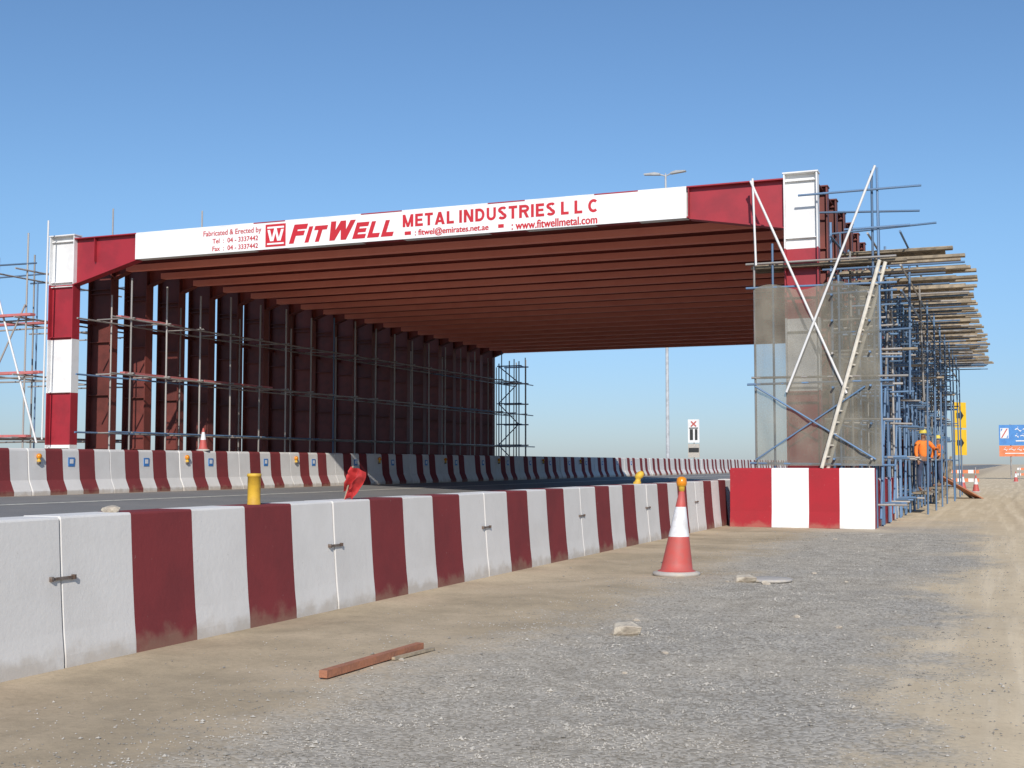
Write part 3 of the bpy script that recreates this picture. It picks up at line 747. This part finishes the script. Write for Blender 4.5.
# ------------------------------------------------------------------ far things
lp=empty('street_lamp',(-22.7,86.6,.66),'very tall twin-arm highway lamp post behind far barriers','street lamp')
m2=MB(); m2.lathe([(.17,0),(.17,.6),(.14,.62),(.07,21.6),(.03,21.8)],(-22.7,86.6,.66),'lamp',12); mbput(m2,'pole',(-22.7,86.6,.66),lp,smooth=True)
for sgn,L in ((-1,1.2),(1,1.1)):
    m2=MB(); a=(-22.7,86.6,22.25); b=(-22.7+sgn*.4,86.6,22.4); m2.tube(a,b,.05,'lamp')
    mbput(m2,'arm',a,lp)
    m2=MB(); x0=-22.7+sgn*.4; x1=x0+sgn*L
    m2.prism([(x0,22.35),(x1,22.45),(x1,22.53),(x0+sgn*.4,22.57),(x0,22.47)],86.42,86.78,'lamp'); mbput(m2,'lamp_head',(x0,86.6,22.3),lp)
ws=empty('road_sign',(-22.7,94.5,.66),'white diversion sign board on posts behind the barriers','road sign')
m2=MB(); m2.tube((-22.7,94.6,.66),(-22.7,94.6,4.8),.05,'galv'); mbput(m2,'post',(-22.7,94.6,.66),ws)
m2=MB(); m2.box(-23.15,-22.25,94.48,94.52,3.05,4.85,'white')
mbput(m2,'panel',(-22.7,94.5,3.05),ws)
m2=MB()
for (a,b,c,dd) in ((-22.9,4.7,-22.5,4.3),(-22.5,4.7,-22.9,4.3)):
    q=Vector((c-a,dd-b)).normalized(); p=Vector((-q.y,q.x))*.05
    m2.prism([(a+p.x,b+p.y),(a-p.x,b-p.y),(c-p.x,dd-p.y),(c+p.x,dd+p.y)],94.45+(.01 if a<-22.7 else 0),94.47+(.005 if a<-22.7 else 0),'cone_o')
mbput(m2,'red_cross',(-22.7,94.46,4),ws)
for (x0,x1,z0,z1) in ((-23.0,-22.75,3.25,4.1),(-22.6,-22.4,3.25,4.1),(-23.05,-22.35,4.14,4.22)):
    m2=MB(); m2.box(x0,x1,94.46,94.475,z0,z1,'black'); mbput(m2,'black_marking',(x0,94.47,z0),ws)
m2=MB(); m2.box(-23.15,-22.25,94.48,94.52,1.9,2.95,'grey'); mbput(m2,'lower_panel',(-22.7,94.5,1.9),ws)
m2=MB(); m2.box(-23.1,-22.3,94.46,94.478,2.3,2.65,'black'); mbput(m2,'black_marking',(-22.7,94.5,2.3),ws)
bs=empty('road_sign',(1.6,125,0),'blue direction sign with white lettering above an orange panel','road sign')
for x in (.1,3.2):
    m2=MB(); m2.tube((x,125.1,-.1),(x,125.1,5.1),.07,'galv'); mbput(m2,'post',(x,125.1,0),bs)
m2=MB(); m2.box(-.9,3.6,124.96,125.0,3.15,5.05,'bsign'); mbput(m2,'panel',(1.4,125,3),bs)
m2=MB(); m2.box(-.9,3.6,124.96,125.0,2.1,3.1,'osign'); mbput(m2,'orange_panel',(1.4,125,2),bs)
def scrib(x0,x1,z,h,amp):
    m2=MB(); x=x0
    while x<x1-.1:
        L=min(R(.3,.6),x1-x); n=8; pts=[]
        for i in range(n+1):
            u=i/n; pts.append((x+L*u, z+amp*math.sin(u*R(5,7))*(.4+u)))
        for i in range(n):
            (a,b),(c,dd)=pts[i],pts[i+1]; m2.prism([(a,b-h/2),(c,dd-h/2),(c,dd+h/2),(a,b+h/2)],124.93,124.955,'white')
        m2.box(x+L*.4,x+L*.4+.06,124.93,124.955,z+amp+.08,z+amp+.14,'white')
        x+=L+.12
    mbput(m2,'sign_marking',(x0,124.94,z),bs)
scrib(.5,3.3,4.6,.09,.11); scrib(.5,3.2,4.0,.08,.09); scrib(-.5,3.0,2.75,.07,.07)
for (x0,x1,z0,z1,k) in ((-.78,-.05,3.8,4.75,'white'),(.55,2.4,3.5,3.6,'white'),(-.4,2.6,2.35,2.43,'white')):
    m2=MB(); m2.box(x0,x1,124.93,124.955,z0,z1,k); mbput(m2,'sign_marking',(x0,124.94,z0),bs)
m2=MB(); m2.prism([(-.72,3.85),(-.6,3.85),(-.11,4.7),(-.23,4.7)],124.91,124.925,'cone_o'); mbput(m2,'sign_marking',(-.4,124.94,4),bs)
m2=MB(); m2.prism([(-.72,4.4),(-.55,4.7),(-.72,4.7)],124.91,124.925,'bsign'); m2.prism([(-.25,3.85),(-.1,3.85),(-.1,4.15)],124.91,124.925,'bsign'); mbput(m2,'sign_marking',(-.4,124.94,4.1),bs)
yss=empty('warning_sign',(-2.55,75,0),'two stacked yellow warning panels with small black markings on a post','road sign')
m2=MB(); m2.tube((-2.55,75.1,0),(-2.55,75.1,4.9),.05,'galv'); mbput(m2,'post',(-2.55,75.1,0),yss)
for z in (1.9,3.45):
    m2=MB(); m2.box(-.55,.55,-.02,.02,0,1.45,'ysign'); o=mbput(m2,'panel',(0,0,0),yss); o.location=(-.05,-.1,z); o.rotation_euler[2]=math.radians(54)
    m2=MB(); m2.prism([(-.3,.55),(.05,.55),(.05,.42),(.3,.7),(.05,.98),(.05,.85),(-.3,.85)],-.045,-.025,'black'); o=mbput(m2,'arrow',(0,0,0),yss); o.location=(-.05,-.1,z); o.rotation_euler[2]=math.radians(54)
for i,(x,y) in enumerate(((-2.6,78),(1.5,122),(5.5,150))):
    e=empty('road_barricade',(x,y,gz(x,y)),'orange and white striped road barricade on the verge','barricade','distant barricades'); z=gz(x,y)
    for zz in (.35,.85):
        m2=MB()
        for j in range(6): m2.box(x-.9+j*.3,x-.6+j*.3,y,y+.04,z+zz,z+zz+.2,'osign' if j%2 else 'white')
        mbput(m2,'board',(x,y,z+zz),e)
    for sx in (-.7,.7):
        m2=MB(); m2.tube((x+sx,y-.3,z),(x+sx,y+.06,z+1.2),.03,'galv'); m2.tube((x+sx,y+.4,z),(x+sx,y+.1,z+1.2),.03,'galv'); mbput(m2,'leg',(x+sx,y,z),e)
# ------------------------------------------------------------------ light, world, camera
EL=math.radians(31); A_=math.radians(21)
sdir=Vector((math.sin(A_)*math.cos(EL),-math.cos(A_)*math.cos(EL),math.sin(EL)))
su=bpy.data.lights.new('sun','SUN'); su.energy=4.3; su.angle=math.radians(.5); su.color=(1,.95,.88)
so=bpy.data.objects.new('sun',su); COL.objects.link(so); so.rotation_mode='QUATERNION'; so.rotation_quaternion=sdir.to_track_quat('Z','Y'); so.location=(10,-20,30)
w=bpy.data.worlds.new('World'); S.world=w; w.use_nodes=True; nt=w.node_tree
bg=nt.nodes['Background']; sk=nt.nodes.new('ShaderNodeTexSky'); sk.sky_type='NISHITA'; sk.sun_disc=False
sk.sun_elevation=EL; sk.sun_rotation=math.atan2(sdir.x,sdir.y); sk.air_density=1.0; sk.dust_density=.3; sk.ozone_density=3.0; sk.altitude=0
cc=mixc(nt,1.0,sk.outputs[0],(.82,.98,1.09),'MULTIPLY')
tc=nd(nt,'ShaderNodeTexCoord'); sp=nd(nt,'ShaderNodeSeparateXYZ'); nt.links.new(tc.outputs['Generated'],sp.inputs[0])
h=rng(nt,sp.outputs[2],-.02,.22)
cc=mixc(nt,1.0,cc,mixc(nt,h,(.64,.64,.82),(.98,.98,1.0)),'MULTIPLY')
nt.links.new(cc,bg.inputs[0]); bg.inputs[1].default_value=.112
c=bpy.data.cameras.new('camera'); co=bpy.data.objects.new('camera',c); COL.objects.link(co); S.camera=co
c.sensor_width=36; c.lens=1240/1024*36; c.clip_end=8000; c.clip_start=.05
co.location=CAM; co.rotation_euler=(math.radians(90+3.69),0,math.radians(21.84))
S.view_settings.view_transform='Standard'; S.view_settings.look='None'; S.view_settings.exposure=0
